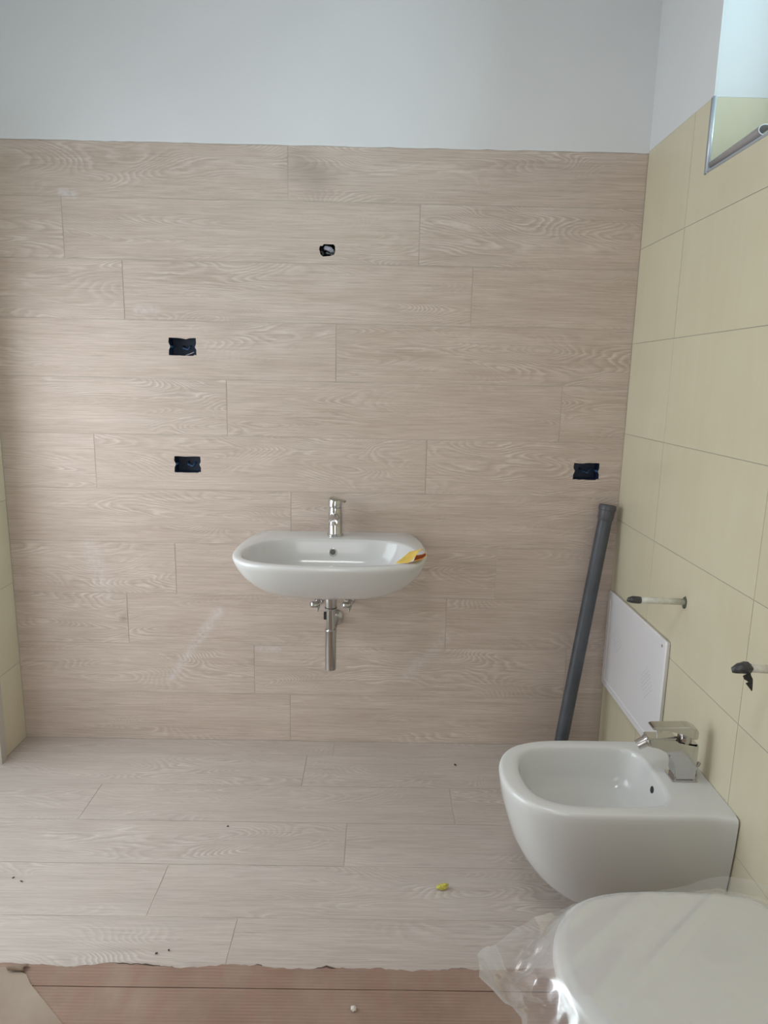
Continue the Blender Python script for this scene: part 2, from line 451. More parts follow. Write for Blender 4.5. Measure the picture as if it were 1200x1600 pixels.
# the window niche: tiled up to 2.19, plastered above
for nm, a, m in (('reveal_tile', (XR+.002, 1.25, -WY0, -WY0+.0115, WZ0, 2.19), CREAM), ('reveal_tile', (XR+.002, 1.25, -WY1-.0115, -WY1, WZ0, 2.19), CREAM),
                 ('reveal_plaster', (XR+.0083, 1.25, -WY0, -WY0+.0115, 2.1905, WZ1), PLASTER), ('reveal_plaster', (XR+.0083, 1.25, -WY1-.0115, -WY1, 2.1905, WZ1), PLASTER),
                 ('sill_tile', (XR+.002, 1.25, -WY1, -WY0, WZ0-.0115, WZ0), CREAM)):
    wall_child(obj(nm, box(*a), m), wr)
# corner trims round the niche
bm = sweep(bmesh.new(), [(XR+.0005, -WY0-.005, WZ0-.004), (XR+.0005, -WY0-.005, 2.190)], .0052, 14)
t1 = structure(obj('trim_1', bm, TRIMW, smooth=True)); t1['label'] = 'white rounded tile edging at the window niche'
bm = box(XR-.0035, XR+.001, -WY0-.0005, -WY0+.006, WZ0-.006, 2.190)
wall_child(obj('trim_flange', bm, TRIMG), t1).matrix_parent_inverse = Matrix()
bm = sweep(bmesh.new(), [(XR+.0005, -WY0-.008, WZ0-.001), (XR+.0005, -WY1, WZ0-.001)], .0042, 12)
structure(obj('trim_2', bm, TRIMW, smooth=True))
# the window itself, at the outer side of the niche
wn = bpy.data.objects.new('window_1', None); C.objects.link(wn); structure(wn)
bm = bmesh.new()
for y0, y1, z0, z1 in ((-WY1, -WY0, WZ0, WZ0+.06), (-WY1, -WY0, WZ1-.06, WZ1), (-WY1, -WY1+.06, WZ0+.06, WZ1-.06), (-WY0-.06, -WY0, WZ0+.06, WZ1-.06)):
    add_box(bm, 1.235, 1.285, y0, y1, z0, z1, bev=.003)
obj('window_frame', bm, FRAME, wn)
obj('pane', box(1.256, 1.262, -WY1+.05, -WY0-.05, WZ0+.05, WZ1-.05), GLASS, wn)

# left wall with a french window from floor to 2.3 m
LY0, LY1, LZ1 = .185, 1.32, 2.30                            # in -Y
def inv(P): return [(-a, b) for a, b in P][::-1]             # the left wall's local x is +Y
wl = structure(obj('wall_left', prism(inv([(-.02, -.1), (LY0+.002, -.1), (LY0+.002, LZ1+.002), (LY1, LZ1+.002), (LY1, -.1), (-YF+.1, -.1), (-YF+.1, ZC+.1), (-.02, ZC+.1)]), (), .28), GROUTC))
wl.location = (XL-.0011, 0, 0); wl.rotation_euler = RL
ZL = [0., .318, .636, .953, 1.271, 1.588, 1.906, 2.183]
YLs = [(0., LY0)] + [(LY1, 1.7), (1.7, 2.3), (2.3, 2.9), (2.9, -YF)]
for a, b in YLs:
    for j in range(7):
        g = .0009
        wall_child(piece('wall_tile', b-a-2*g, ZL[j+1]-ZL[j]-2*g, .0010, CREAM, wl, (XL, -(a+b)/2, (ZL[j]+ZL[j+1])/2), RL), wl)
P = inv([(0, 2.184), (LY0, 2.184), (LY0, LZ1), (LY1, LZ1), (LY1, 2.184), (-YF, 2.184), (-YF, ZC), (0, ZC)])
o = obj('plaster', prism(P, (), .0075), PLASTER, wl); o.location = (XL-.0006, 0, 0); o.rotation_euler = RL; wall_child(o, wl)
wn = bpy.data.objects.new('window_2', None); C.objects.link(wn); structure(wn)
bm = bmesh.new(); ym = -(LY0+LY1)/2
for y0, y1, z0, z1 in ((-LY1, -LY0, -.0, .07), (-LY1, -LY0, LZ1-.06, LZ1), (-LY1, -LY1+.06, .07, LZ1-.06), (-LY0-.06, -LY0, .07, LZ1-.06), (ym-.05, ym+.05, .07, LZ1-.06)):
    add_box(bm, XL-.26, XL-.20, y0, y1, z0, z1, bev=.003)
obj('window_frame', bm, FRAME, wn)
for a, b in ((-LY1+.05, ym-.04), (ym+.04, -LY0-.05)): obj('pane', box(XL-.234, XL-.228, a, b, .06, LZ1-.05), GLASS, wn)
structure(obj('trim_3', box(XL-.0005, XL+.010, -LY0-.012, -.160, 0, LZ1), plain('beige painted jamb', (.50, .46, .40), .5)))
structure(obj('balcony_slab', box(-3.2, XL-.2898, -3.2, 1.2, -.16, -.02), GROUT)).name = 'floor_balcony'

# front wall behind the camera, with an unseen doorway for the added fill; ceiling
wf = structure(obj('wall_front', prism([(XL-.3, -.1), (-.55, -.1), (-.55, 2.15), (.35, 2.15), (.35, -.1), (XR+.3, -.1), (XR+.3, ZC+.1), (XL-.3, ZC+.1)], (), .15), PLASTER))
wf.location = (0, YF, 0); wf.rotation_euler = RB
structure(obj('unseen_doorway_trim', add_box(add_box(box(-.62, -.55, YF-.0, YF+.02, 0, 2.22), .35, .42, YF, YF+.02, 0, 2.22), -.55, .35, YF, YF+.02, 2.15, 2.22), FRAME))
structure(obj('ceiling', box(XL-.3, XR+.3, YF-.15, .17, ZC+.0005, ZC+.15), PLASTER))

t = bpy.data.objects.new('added_ceiling_lamp', None); C.objects.link(t); t.location = (-.15, -1.9, ZC)  # unseen fixture added to go with the overhead fill
tag(t, 'flat square white ceiling lamp added out of view for fill light', 'lamp')
_m = NT('added lamp diffuser', .5, col=(.9, .9, .9)); _m.b.inputs['Emission Color'].default_value = (1, 1, 1, 1); _m.b.inputs['Emission Strength'].default_value = 1.0
under(obj('added_lamp_body', box(-.38, .08, -2.13, -1.67, ZC-.03, ZC-.0005, bev=.006), FRAME), t)
under(obj('added_lamp_diffuser', box(-.36, .06, -2.11, -1.69, ZC-.034, ZC-.0302), _m.m), t)

# ------------------------------------------------------------------ boxes in the wall
def socket(hole, label, wire):
    xs = [p[0] for p in hole]; zs = [p[1] for p in hole]
    x0, x1, z0, z1 = min(xs)-.0005, max(xs)+.0005, min(zs)-.0005, max(zs)+.0005
    cx, cz = (x0+x1)/2, (z0+z1)/2
    e = empty('socket_box', (cx, .010, cz), label, 'electrical box', 'empty socket boxes sunk in the plank wall')
    bm = bmesh.new(); y0, y1 = .0011, .0555; w = .0015
    for a in ((x0, x1, y1-w, y1, z0, z1), (x0, x0+w, y0, y1-w, z0, z1), (x1-w, x1, y0, y1-w, z0, z1), (x0+w, x1-w, y0, y1-w, z0, z0+w), (x0+w, x1-w, y0, y1-w, z1-w, z1)):
        add_box(bm, *a)
    under(obj('box_shell', bm, NAVY), e)
    for s in (-1, 1):
        xx = x0+w if s < 0 else x1-w
        bm = sweep(bmesh.new(), [(xx-s*.004, .012, cz), (xx-s*.004, .040, cz)], .0045, 14)
        under(obj('screw_lug', bm, NAVY2, smooth=False), e)
    bm = sweep(bmesh.new(), [(cx-.010, .053, cz+.004), (cx-.006, .03, cz-.003), (cx+.012, .026, cz-.010), (cx+.022, .035, cz+.006)], .0035, 10)
    under(obj('wire', bm, NAVY2, smooth=True), e)
    if wire:
        bm = sweep(bmesh.new(), [(x1-.012, .012, z0+.014), (x1-.03, .016, z0+.007), (x1-.045, .03, z0+.004)], .0016, 8)
        under(obj('wire', bm, MORTAR, smooth=True), e)
    return e
socket(H1, 'empty dark blue socket box, the uppermost of the three, with worn left edge', True)
socket(H2, 'empty dark blue socket box below another one, left of the basin', False)
socket(H3, 'empty dark blue socket box above the grey pipe, near the cream wall', False)
e = empty('light_point', (-.096, .012, 1.851), 'small ragged hole high in the plank wall holding taped grey cable stubs', 'cable outlet')
bm = bmesh.new()
for a in ((-.125, -.067, .056, .058, 1.830, 1.873), (-.125, -.1235, .0011, .056, 1.830, 1.873), (-.0685, -.067, .0011, .056, 1.830, 1.873), (-.1235, -.0685, .0011, .056, 1.830, 1.8315), (-.1235, -.0685, .0011, .056, 1.8715, 1.873)):
    add_box(bm, *a)
under(obj('box_shell', bm, DARKH), e)
under(obj('cable_bundle', sweep(bmesh.new(), [(-.107, .03, 1.858), (-.100, .008, 1.861), (-.088, .003, 1.857), (-.078, .010, 1.850), (-.074, .03, 1.848)], [.006, .008, .0085, .008, .006], 12), plain('grey cable sheath', (.28, .28, .33), .4, var=.4, vscale=120.), smooth=True), e)
under(obj('cable_bundle', sweep(bmesh.new(), [(-.105, .03, 1.845), (-.095, .005, 1.843), (-.080, .004, 1.841), (-.075, .03, 1.842)], [.005, .006, .006, .005], 12), TAPE, smooth=True), e)
under(obj('conduit_end', lathe((-.113, .02, 1.843), (-.35, -1, -.15), [(0, .009), (.017, .009), (.017, .0065), (.004, .0065), (.004, 0)], 18), RUBBER, angle=30), e)

# ------------------------------------------------------------------ washbasin
SX = -.058
WBH = [(0, .268), (-.03, .283), (-.08, .300), (-.16, .313), (-.25, .320), (-.33, .318), (-.40, .300), (-.455, .255), (-.49, .180), (-.505, .09), (-.509, 0)]
out = crom([(w, d) for d, w in WBH] + [(-w, d) for d, w in reversed(WBH[:-1])] + [(-.14, -.0004), (0, -.0004), (.14, -.0004)], 8)
out = [(p[0], min(p[1], -.0004)) for p in out]
NI = [(-.112, 0), (-.114, .09), (-.122, .16), (-.145, .212), (-.185, .250), (-.25, .277), (-.31, .287), (-.37, .282), (-.415, .258), (-.448, .205), (-.468, .12), (-.474, 0)]
inn = crom([(w, d) for d, w in NI] + [(-w, d) for d, w in reversed(NI[1:-1])], 8)
cc = (0, -.25); N = 128
O = by_angle(out, cc, N); I = by_angle(inn, cc, N)
def ring(base, z, s=1., ctr=(0, 0), sy=None):
    sy = s if sy is None else sy
    return [(SX+ctr[0]+(p[0]-ctr[0])*s, ctr[1]+(p[1]-ctr[1])*sy, z) for p in base]
rings = []
for z, s, sy in ((.668, .20, .36), (.669, .36, .46), (.674, .47, .55), (.684, .585, .63), (.700, .69, .715), (.722, .785, .79), (.750, .865, .86), (.780, .925, .918), (.808, .965, .960), (.830, .987, .986), (.842, .996, .997), (.849, .997, .998), (.853, .990, .994), (.855, .978, .986)):
    rings.append(ring(O, .855-(.855-z)*.93, s, (0, 0), sy))
def lerp_ring(a, b, t, z): return [(p[0]*(1-t)+q[0]*t, p[1]*(1-t)+q[1]*t, z) for p, q in zip(a, b)]
I0 = ring(I, .855); ic = (0, -.29)
rings.append(lerp_ring(rings[-1], I0, .5, .8555)); rings.append(lerp_ring(rings[-1], I0, .8, .8552))
for z, s in ((.8535, .995), (.849, .983), (.838, .965), (.815, .935), (.785, .885), (.762, .80), (.748, .66), (.741, .48), (.738, .28), (.737, .10)):
    rings.append(ring(I, z, s, ic))
basin_e = empty('washbasin', (SX, 0, .67), 'white wall-hung ceramic washbasin with chrome mixer on the wood-look wall', 'washbasin')
bmb = loft(rings); bmb.normal_update(); bmb.faces.ensure_lookup_table()
tree = BVHTree.FromBMesh(bmb)
under(obj('basin', bmb, CERAMIC, angle=50), basin_e)
hit = tree.ray_cast(Vector((SX-.004, -.25, .808)), Vector((0, 1, 0)))
hp, hn = hit[0], hit[1]
if hn.y > 0: hn = -hn
under(obj('overflow_ring', lathe(hp-hn*.002, hn, [(0, .0145), (.0035, .0145), (.004, .0135), (.004, .0110), (.0025, .0105), (.0025, 0)], 28), CHROME2, angle=40), basin_e)
under(obj('overflow_hole', lathe(hp+hn*.0006, hn, [(0, .0104), (.001, .0104)], 24), plain('overflow dark', (.10, .10, .10), .5)), basin_e)
under(obj('plug', lathe((SX, -.29, .737), (0, 0, 1), [(0, .03), (.003, .031), (.004, .029), (.005, .02), (.006, 0)], 28), CHROME, angle=30), basin_e)
# mixer
FX, FYy = -.058, -.062
f = under(obj('mixer_body', lathe((FX, FYy, .8545), (0, 0, 1), [(0, .0290), (.003, .0300), (.007, .0295), (.009, .0262), (.011, .0252), (.060, .0252), (.085, .0250), (.0855, .0240), (.104, .0235), (.1045, .0215), (.107, .0215)], 36), CHROME, angle=30), basin_e)
def sub(o): 
    o.parent = f; o.data.transform(Matrix.Translation(-Vector(basin_e.location))); return o
sub(obj('spout', sweep(bmesh.new(), [(FX, FYy-.010, .925), (FX-.001, FYy-.050, .932), (FX-.002, FYy-.085, .930), (FX-.002, FYy-.098, .925)], [.0165, .0160, .0150, .0145], 24), CHROME, angle=35))
sub(obj('aerator', lathe((FX-.002, FYy-.092, .923), (0, -.35, -1), [(0, .0125), (.010, .0125), (.010, .0095), (.007, .009), (.007, 0)], 22), CHROME2, angle=30))
sub(obj('lever_cap', lathe((FX-.002, FYy, .9615), (.10, -.06, 1), [(0, .0225), (.003, .0248), (.024, .0255), (.028, .0235), (.029, 0)], 32), CHROME, angle=30))
bm = bmesh.new(); add_box(bm, -.022, .040, -.015, .015, -.006, .006, bev=.004, seg=2)
for v in bm.verts:
    if v.co.x > .01: v.co.y *= 1-.55*(v.co.x-.01)/.03; v.co.z *= .75
bmesh.ops.transform(bm, verts=bm.verts, matrix=Matrix.Translation((FX+.002, FYy-.004, .990)) @ Matrix.Rotation(-.35, 4, 'Z') @ Matrix.Rotation(.16, 4, 'Y'))
sub(obj('lever', bm, CHROME, angle=35))

# yellow card curled over the right end of the rim
CF = [(.152, .8565), (.174, .8570), (.1937, .8585), (.2054, .867), (.2168, .8831), (.2263, .8976), (.2361, .9029), (.2452, .8959), (.2486, .8837), (.239, .8735), (.2232, .8685), (.2094, .8655)]
CB = [(.2003, .8759), (.2084, .8771), (.2166, .8794), (.2248, .8816), (.2309, .8839), (.237, .8855), (.2432, .8841), (.2485, .8789), (.2497, .8726), (.2416, .8682), (.2293, .8658), (.2211, .8657)]
bm = bmesh.new(); rows = []
for i in range(11):
    a, b = CF[i], CF[i+1]; c, d = CB[i], CB[i+1]
    for k in range(3 if i < 10 else 4):
        t = k/3
        p = Vector(a).lerp(Vector(b), t); q = Vector(c).lerp(Vector(d), t)
        rows.append([bm.verts.new((p.x+(q.x-p.x)*u, -.44+.075*u, p.y+(q.y-p.y)*u-.0012*math.sin(PI*u))) for u in (0, .15, .3, .45, .6, .75, .9, 1.)])
for a, b in zip(rows, rows[1:]):
    for j in range(7): bm.faces.new((a[j], b[j], b[j+1], a[j+1]))
o = obj('card', bm, [YEL, ORG], smooth=True)
md = o.modifiers.new('thickness', 'SOLIDIFY'); md.thickness = .0006; md.offset = 1; md.material_offset = 1; md.material_offset_rim = 0
o.name = 'yellow_card'
tag(o, 'small curled yellow and orange card lying on the basin rim', 'card')

# ------------------------------------------------------------------ trap and valves under the basin
TX, TY = -.0615, -.222
e = empty('drain_trap', (TX, TY, .406), 'chrome bottle trap hanging below the washbasin and running into the wall', 'drain trap')
under(obj('collar', lathe((TX, TY, .628), (0, 0, 1), [(0, .0165), (.001, .0205), (.006, .0208), (.0065, .0196), (.008, .0196), (.012, .0202), (.0535, .0202)], 32), CHROME2, angle=30), e)
under(obj('rubber_seal', lathe((TX, TY, .6345), (0, 0, 1), [(0, .0212), (.0014, .0212)], 32), RUBBER), e)
under(obj('tailpiece', lathe((TX, TY, .556), (0, 0, 1), [(0, .0152), (.072, .0152)], 32), CHROME, angle=30), e)
under(obj('trap_nut', lathe((TX, TY, .543), (0, 0, 1), [(0, .0208), (.010, .0208), (.012, .0195), (.013, .0155)], 32), CHROME, angle=30), e)
under(obj('trap_body', lathe((TX, TY, .406), (0, 0, 1), [(0, .0180), (.001, .0196), (.05, .0198), (.137, .0202)], 32), CHROME, angle=30), e)
under(obj('outlet_pipe', sweep(bmesh.new(), [(TX, TY+.012, .520), (TX, TY+.05, .520), (TX-.001, -.004, .5195)], .0150, 24), CHROME, smooth=True), e)
under(obj('wall_rosette', lathe((TX-.001, -.0007, .5195), (0, -1, 0), [(0, .0335), (.003, .0335), (.010, .027), (.016, .0195), (.017, .0155)], 36), CHROME2, angle=30), e)
under(obj('wall_sleeve', box(TX-.042, TX-.022, -.0100, -.0006, .512, .541, bev=.001), RUBBER), e)
def valve(x, s, label):
    e = empty('angle_valve', (x, 0, .586), label, 'valve', 'angle valves under the basin')
    under(obj('valve_body', sweep(bmesh.new(), [(x, -.0008, .590), (x, -.03, .588), (x-s*.004, -.058, .586)], [.0085, .0085, .0095], 18), CHROME2, smooth=True), e)
    under(obj('wall_rosette', lathe((x, -.0006, .590), (0, -1, 0), [(0, .020), (.002, .020), (.006, .012)], 24), CHROME, angle=30), e)
    under(obj('valve_knob', lathe((x-s*.004, -.056, .588), (-s*.9, -.5, .16), [(0, .0085), (.006, .0085), (.007, .0125), (.021, .0115), (.023, .0085)], 14), CHROME, angle=25), e)
    under(obj('hose_nipple', lathe((x+s*.003, -.048, .583), (-s*.10, 0, -1), [(0, .0075), (.008, .0075), (.0085, .0055), (.016, .005), (.017, .0032), (.026, .0028)], 14), CHROME2, angle=25), e)
valve(-.124, 1, 'small chrome angle valve on the wall left of the bottle trap')
valve(-.006, 1, 'small chrome angle valve on the wall right of the bottle trap')

# ------------------------------------------------------------------ bidet and toilet (wall hung, on the right wall)
BO = [(.0, .1765), (.06, .1785), (.25, .180), (.36, .178), (.43, .168), (.485, .145), (.520, .110), (.543, .060), (.550, 0)]
BI = [(.128, 0), (.130, .060), (.140, .106), (.168, .134), (.24, .143), (.34, .143), (.41, .136), (.458, .115), (.488, .074), (.500, 0)]
def wall_outline(H, back=4):
    pts = [(d, w) for d, w in H] + [(d, -w) for d, w in reversed(H[:-1])]
    poly = crom(pts, 8)
    # drop the spline's overshoot behind the wall line
    return [(max(p[0], 0.), p[1]) for p in poly[:-8]] + [(0., -H[0][1]*(1-2*k/6)) for k in range(0, 7)]
def closed(H):
    return crom([(d, w) for d, w in H] + [(d, -w) for d, w in reversed(H[1:-1])], 8)
def pan_rings(yc, zr, inner=True, scale=1.):
    c = (.32, 0); N = 128
    O = by_angle(wall_outline(BO), c, N, .003); I = by_angle(closed(BI), c, N, .003)
    def T(p, z, sl, sw): return (XR-.0012-p[0]*sl, yc+p[1]*sw, z)
    R_ = []
    for dz, L, w in ((-.333, .42, .55), (-.331, .52, .62), (-.325, .64, .68), (-.310, .715, .745), (-.285, .780, .805), (-.255, .835, .855), (-.215, .885, .903), (-.170, .928, .940), (-.120, .957, .968), (-.070, .984, .988), (-.030, .996, .998), (-.012, 1, 1), (-.004, .996, .990), (-.001, .988, .975), (0, .978, .955)):
        R_.append([T(p, zr+dz, L, w) for p in O])
    if inner:
        I0 = [T(p, zr, 1, 1) for p in I]
        R_.append(lerp_ring(R_[-1], I0, .5, zr)); R_.append(lerp_ring(R_[-1], I0, .9, zr))
        for z, s in ((-.0015, .993), (-.006, .980), (-.016, .965), (-.040, .945), (-.080, .900), (-.105, .82), (-.120, .68), (-.128, .48), (-.131, .25), (-.132, .08)):
            R_.append([T((.325+(p[0]-.325)*s, p[1]*s), zr+z, 1, 1) for p in I])
    return R_
BY, BZ = -.826, .385
bid = empty('bidet', (XR, BY, BZ-.33), 'white wall-hung ceramic bidet with chrome mixer beside the wrapped toilet', 'bidet')
bmb = loft(pan_rings(BY, BZ)); tree = BVHTree.FromBMesh(bmb)
under(obj('basin', bmb, CERAMIC, angle=50), bid)
hp, _, _, _ = tree.ray_cast(Vector((.70, -.832, .345)), Vector((1, 0, 0))); hn = Vector((-1, 0, .25)).normalized()
under(obj('overflow_hole', lathe(hp-hn*.003, hn, [(0, .0095), (.004, .0095), (.0045, .0085)], 22), DARKH), bid)
under(obj('plug', lathe((XR-.33, BY, BZ-.131), (0, 0, 1), [(0, .03), (.003, .031), (.004, .029), (.005, .02), (.006, 0)], 28), CHROME, angle=30), bid)
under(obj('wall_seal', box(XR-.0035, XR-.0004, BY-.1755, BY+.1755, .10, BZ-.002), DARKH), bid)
def slab(poly, y0, y1, bev=.003, seg=2):
    """outline in XZ extruded along Y"""
    bm = bmesh.new()
    A = [bm.verts.new((x, y0, z)) for x, z in poly]; B = [bm.verts.new((x, y1, z)) for x, z in poly]
    n = len(poly); bm.faces.new(A); bm.faces.new(B[::-1])
    for i in range(n): bm.faces.new((A[i], B[i], B[(i+1) % n], A[(i+1) % n]))
    if bev:
        es = [e for e in bm.edges if abs(e.verts[0].co.y-e.verts[1].co.y) < 1e-6]
        bmesh.ops.bevel(bm, geom=es, offset=bev, segments=seg, affect='EDGES', clamp_overlap=True)
    return bm
fy = -.833; hw = .0215
body = [(.953, .389), (.897, .389), (.896, .405), (.8955, .425), (.893, .442), (.887, .457), (.878, .467), (.866, .473), (.850, .477), (.828, .479), (.822, .483), (.817, .503), (.820, .506), (.893, .506), (.897, .490), (.950, .490), (.953, .487)]
f = under(obj('mixer_body', slab(body, fy-hw, fy+hw, .009, 4), CHROME, angle=40), bid)
def subb(o): o.parent = f; o.data.transform(Matrix.Translation(-Vector(bid.location))); return o
subb(obj('base_ring', slab([(.889, .3852), (.889, .390), (.957, .390), (.957, .3852)], fy-.026, fy+.026, .0015), CHROME, angle=30))
lev = [(.826, .5335), (.829, .529), (.840, .526), (.885, .524), (.912, .521), (.928, .513), (.940, .502), (.947, .502), (.950, .507), (.9505, .522), (.946, .531), (.932, .538), (.925, .5395), (.834, .5370)]
subb(obj('lever', slab(lev, fy-.019, fy+.019, .004, 3), CHROME, angle=40))
subb(obj('cartridge', lathe((.921, fy, .489), (0, 0, 1), [(0, .0180), (.034, .0180)], 28), CHROME2, angle=30))
subb(obj('lever_stem', lathe((.846, fy-.004, .5055), (0, 0, 1), [(0, .0012), (.0205, .0012)], 8), CHROME2))
subb(obj('temperature_mark', box(.906, .915, fy-.0190, fy-.0176, .496, .508, bev=.0006), plain('reddish mark', (.28, .19, .16), .4)))
subb(obj('aerator', lathe((.826, fy, .4930), (-.86, 0, -.50), [(0, .0155), (.006, .0165), (.009, .0165), (.010, .0140), (.022, .0138), (.0335, .0128), (.0335, .0100), (.029, .0095), (.029, 0)], 24), CHROME2, angle=25))
subb(obj('pop_up_rod', sweep(bmesh.new(), [(.9645, fy+.004, .3855), (.9650, fy+.004, .418)], .0022, 10), CHROME2, smooth=True))
subb(obj('pop_up_knob', lathe((.9650, fy+.004, .415), (.5, 0, 1), [(0, .004), (.002, .0052), (.011, .0052), (.013, .004)], 14), CHROME2, angle=25))

TYc, TZ = -1.492, .385
toi = empty('toilet', (XR, TYc, TZ-.33), 'white wall-hung toilet with closed lid under clear plastic film', 'toilet')
under(obj('bowl', loft(pan_rings(TYc, TZ)), CERAMIC, angle=50), toi)
LO = [(.105, 0), (.107, .09), (.115, .150), (.15, .176), (.25, .186), (.36, .187), (.44, .176), (.50, .148), (.540, .105), (.562, .055), (.568, 0)]
def lid(zs, sc):
    L = closed(LO); c = (.33, 0); P = by_angle(L, c, 96, .003); R_ = []
    for z, s in zs: R_.append([(XR-.0012-(c[0]+(p[0]-c[0])*s*sc), TYc+p[1]*s*sc, z) for p in P])
    return loft(R_)
under(obj('seat', lid(((.3862, .97), (.3875, .985), (.398, .985), (.401, .975)), 1.), LIDW, angle=40), toi)
under(obj('lid', lid(((.4015, .98), (.403, 1.), (.416, 1.), (.423, .993), (.428, .97), (.431, .90), (.4325, .6), (.433, .2)), 1.), LIDW, angle=40), toi)
for s in (-1, 1): under(obj('hinge', lathe((XR-.085, TYc+s*.075-.02, .400), (0, 1, 0), [(0, .0125), (.04, .0125)], 18), CHROME, angle=30), toi)

# clear film lying over the lid and hanging off its front
fc = Vector((.68, -1.49))
LOw = [(XR-.0012-p[0], TYc+p[1]) for p in closed(LO)]
NA, NR = 260, 26
EDGE = [(.283, -1.458, .412), (.284, -1.510, .420), (.308, -1.530, .418), (.350, -1.545, .385), (.356, -1.59, .335), (.375, -1.68, .325), (.46, -1.745, .33), (.70, -1.75, .34), (.93, -1.72, .38), (.962, -1.60, .42), (.955, -1.38, .42), (.920, -1.315, .43),
        (.875, -1.295, .435), (.825, -1.272, .432), (.76, -1.280, .425), (.70, -1.288, .416), (.62, -1.297, .410), (.56, -1.305, .408), (.50, -1.318, .404), (.445, -1.337, .402), (.405, -1.362, .408), (.362, -1.385, .410), (.330, -1.410, .405), (.306, -1.440, .416)]
inner_s = by_angle(LOw, fc, NA); outer_s = by_angle([(a, b) for a, b, c in EDGE], fc, NA)
EA = sorted((math.atan2(b-fc.y, a-fc.x) % (2*PI), c) for a, b, c in EDGE)
def edge_z(th):
    th %= 2*PI
    for (a0, z0), (a1, z1) in zip(EA, EA[1:]):
        if a0 <= th <= a1: return z0+(z1-z0)*(th-a0)/(a1-a0)
    a0, z0 = EA[-1]; a1, z1 = EA[0]; a1 += 2*PI
    if th < EA[0][0]: th += 2*PI
    return z0+(z1-z0)*(th-a0)/(a1-a0)
def crumple(x, y, s):
    v = 0.; a = 1.
    for k in range(3):
        v += a*(1-2*abs(noise.noise(Vector((x*s, y*s*.8, 3.7*k))))); s *= 2.1; a *= .5
    return v/1.75
bm = bmesh.new(); rowsV = []
NL = 40
for i in range(NA):
    th = 2*PI*i/NA; pi_, po = inner_s[i], outer_s[i]
    if (po-fc).length < (pi_-fc).length+.004: po = fc+(pi_-fc)*(1+.005/(pi_-fc).length)
    col_ = []
    ez = edge_z(th)
    for j in range(1, NL+1):
        t = j/NL; p = fc.lerp(pi_, t*.999)
        u = (p.x*.75+p.y*.66); w = (p.x*.66-p.y*.75)        # folds run diagonally over the lid
        fold = max(0., noise.noise(Vector((w*26, u*2.6, 1.3)))-.12)*.011 + max(0., noise.noise(Vector((p.x*26, p.y*26, 5.)))-.1)*.0016
        zl = .4332+.0006 if t < .9 else .4338-.010*((t-.9)/.1)**2
        col_.append((p.x, p.y, zl + fold*(1 if t < .93 else max(0.1, (1-t)/.07))))
    span = (po-pi_).length
    for j in range(1, NR+1):
        t = j/NR; p = pi_.lerp(po, t)
        zz = .4225*(1-t)+ez*t - .055*min(1, span/.12)*math.sin(PI*t)*(.8)
        am = .030*min(1, span/.10)*min(1, t*3)
        cz = crumple(p.x*.6+p.y*.8, p.y*.7-p.x*.9, 9.)*am*1.15 - .45*am
        dx = noise.noise(Vector((p.x*12, p.y*12, 9.)))*.014*min(1, span/.1)*t
        dy = noise.noise(Vector((p.x*12, p.y*12, 19.)))*.014*min(1, span/.1)*t
        col_.append((min(p.x+dx, XR-.006), p.y+dy, zz+cz))
    rowsV.append([bm.verts.new(c) for c in col_])
cv = bm.verts.new((fc.x, fc.y, .4345))
for i in range(NA):
    a, b = rowsV[i], rowsV[(i+1) % NA]
    bm.faces.new((cv, a[0], b[0]))
    for j in range(len(a)-1): bm.faces.new((a[j], a[j+1], b[j+1], b[j]))
o = obj('plastic_film', bm, FILM, smooth=True)
tag(o, 'crumpled clear plastic film draped over the toilet lid', 'plastic film')

# ------------------------------------------------------------------ grey pipe leaning in the corner
pa, pb = Vector((.803, -.105, .0005)), Vector((.9395, -.034, .975))
ax = (pb-pa).normalized(); LN = (pb-pa).length
pa = pa + Vector((0, 0, .006))
e = empty('drain_pipe', pa, 'long dark grey plastic drain pipe leaning in the corner behind the bidet', 'pipe')
def tube(p, a, prof, mat, nm, n=32):
    return under(obj(nm, lathe(p, a, prof, n), mat, angle=30), e)
tube(pa, ax, [(0, .0250), (LN-.055, .0250), (LN-.055, .0225), (.002, .0225)], PVC, 'pipe')
tube(pa, ax, [(LN-.058, .0252), (LN-.050, .0282), (LN-.020, .0284), (LN-.018, .0312), (LN-.006, .0316), (LN-.003, .0300), (LN, .0300), (LN, .0262), (LN-.05, .0258)], PVC2, 'pipe_socket')
# ------------------------------------------------------------------ white cover plate on the right wall
e = empty('cover_plate', (XR, -.28, .465), 'white ventilated plastic cover plate on the cream wall above the bidet', 'cover plate')
y0, y1, z0, z1 = -.549, -.020, .280, .655
bm = bmesh.new()
R0 = [(y0, z0), (y1, z0), (y1, z1), (y0, z1)]
def rr(ins, r, x):
    pts = []
    for cx, cz, a0 in ((y1-ins-r, z1-ins-r, 0), (y0+ins+r, z1-ins-r, 90), (y0+ins+r, z0+ins+r, 180), (y1-ins-r, z0+ins+r, 270)):
        for k in range(5):
            a = math.radians(a0+k*22.5); pts.append((x, cx+r*math.cos(a), cz+r*math.sin(a)))
    return pts
bm = loft([rr(.004, .008, XR-.0008), rr(.002, .010, XR-.004), rr(0, .010, XR-.012), rr(.004, .010, XR-.016), rr(.026, .006, XR-.0165), rr(.0285, .005, XR-.0140)])
under(obj('panel', bm, PLATE, angle=28), e)
bm = bmesh.new()
for cy, cz in ((-.145, .505), (-.430, .470)):
    for i in range(-5, 6):
        for j in range(-6, 7):
            if abs(i)+abs(j) > 7 or (i+j) % 2: continue
            yy, zz = cy+i*.0085, cz+j*.0085
            sweep(bm, [(XR-.0145, yy, zz), (XR-.0136, yy, zz)], .0019, 8)
o = under(obj('vent_holes', bm, PLATEH), e); o['kind'] = 'stuff'
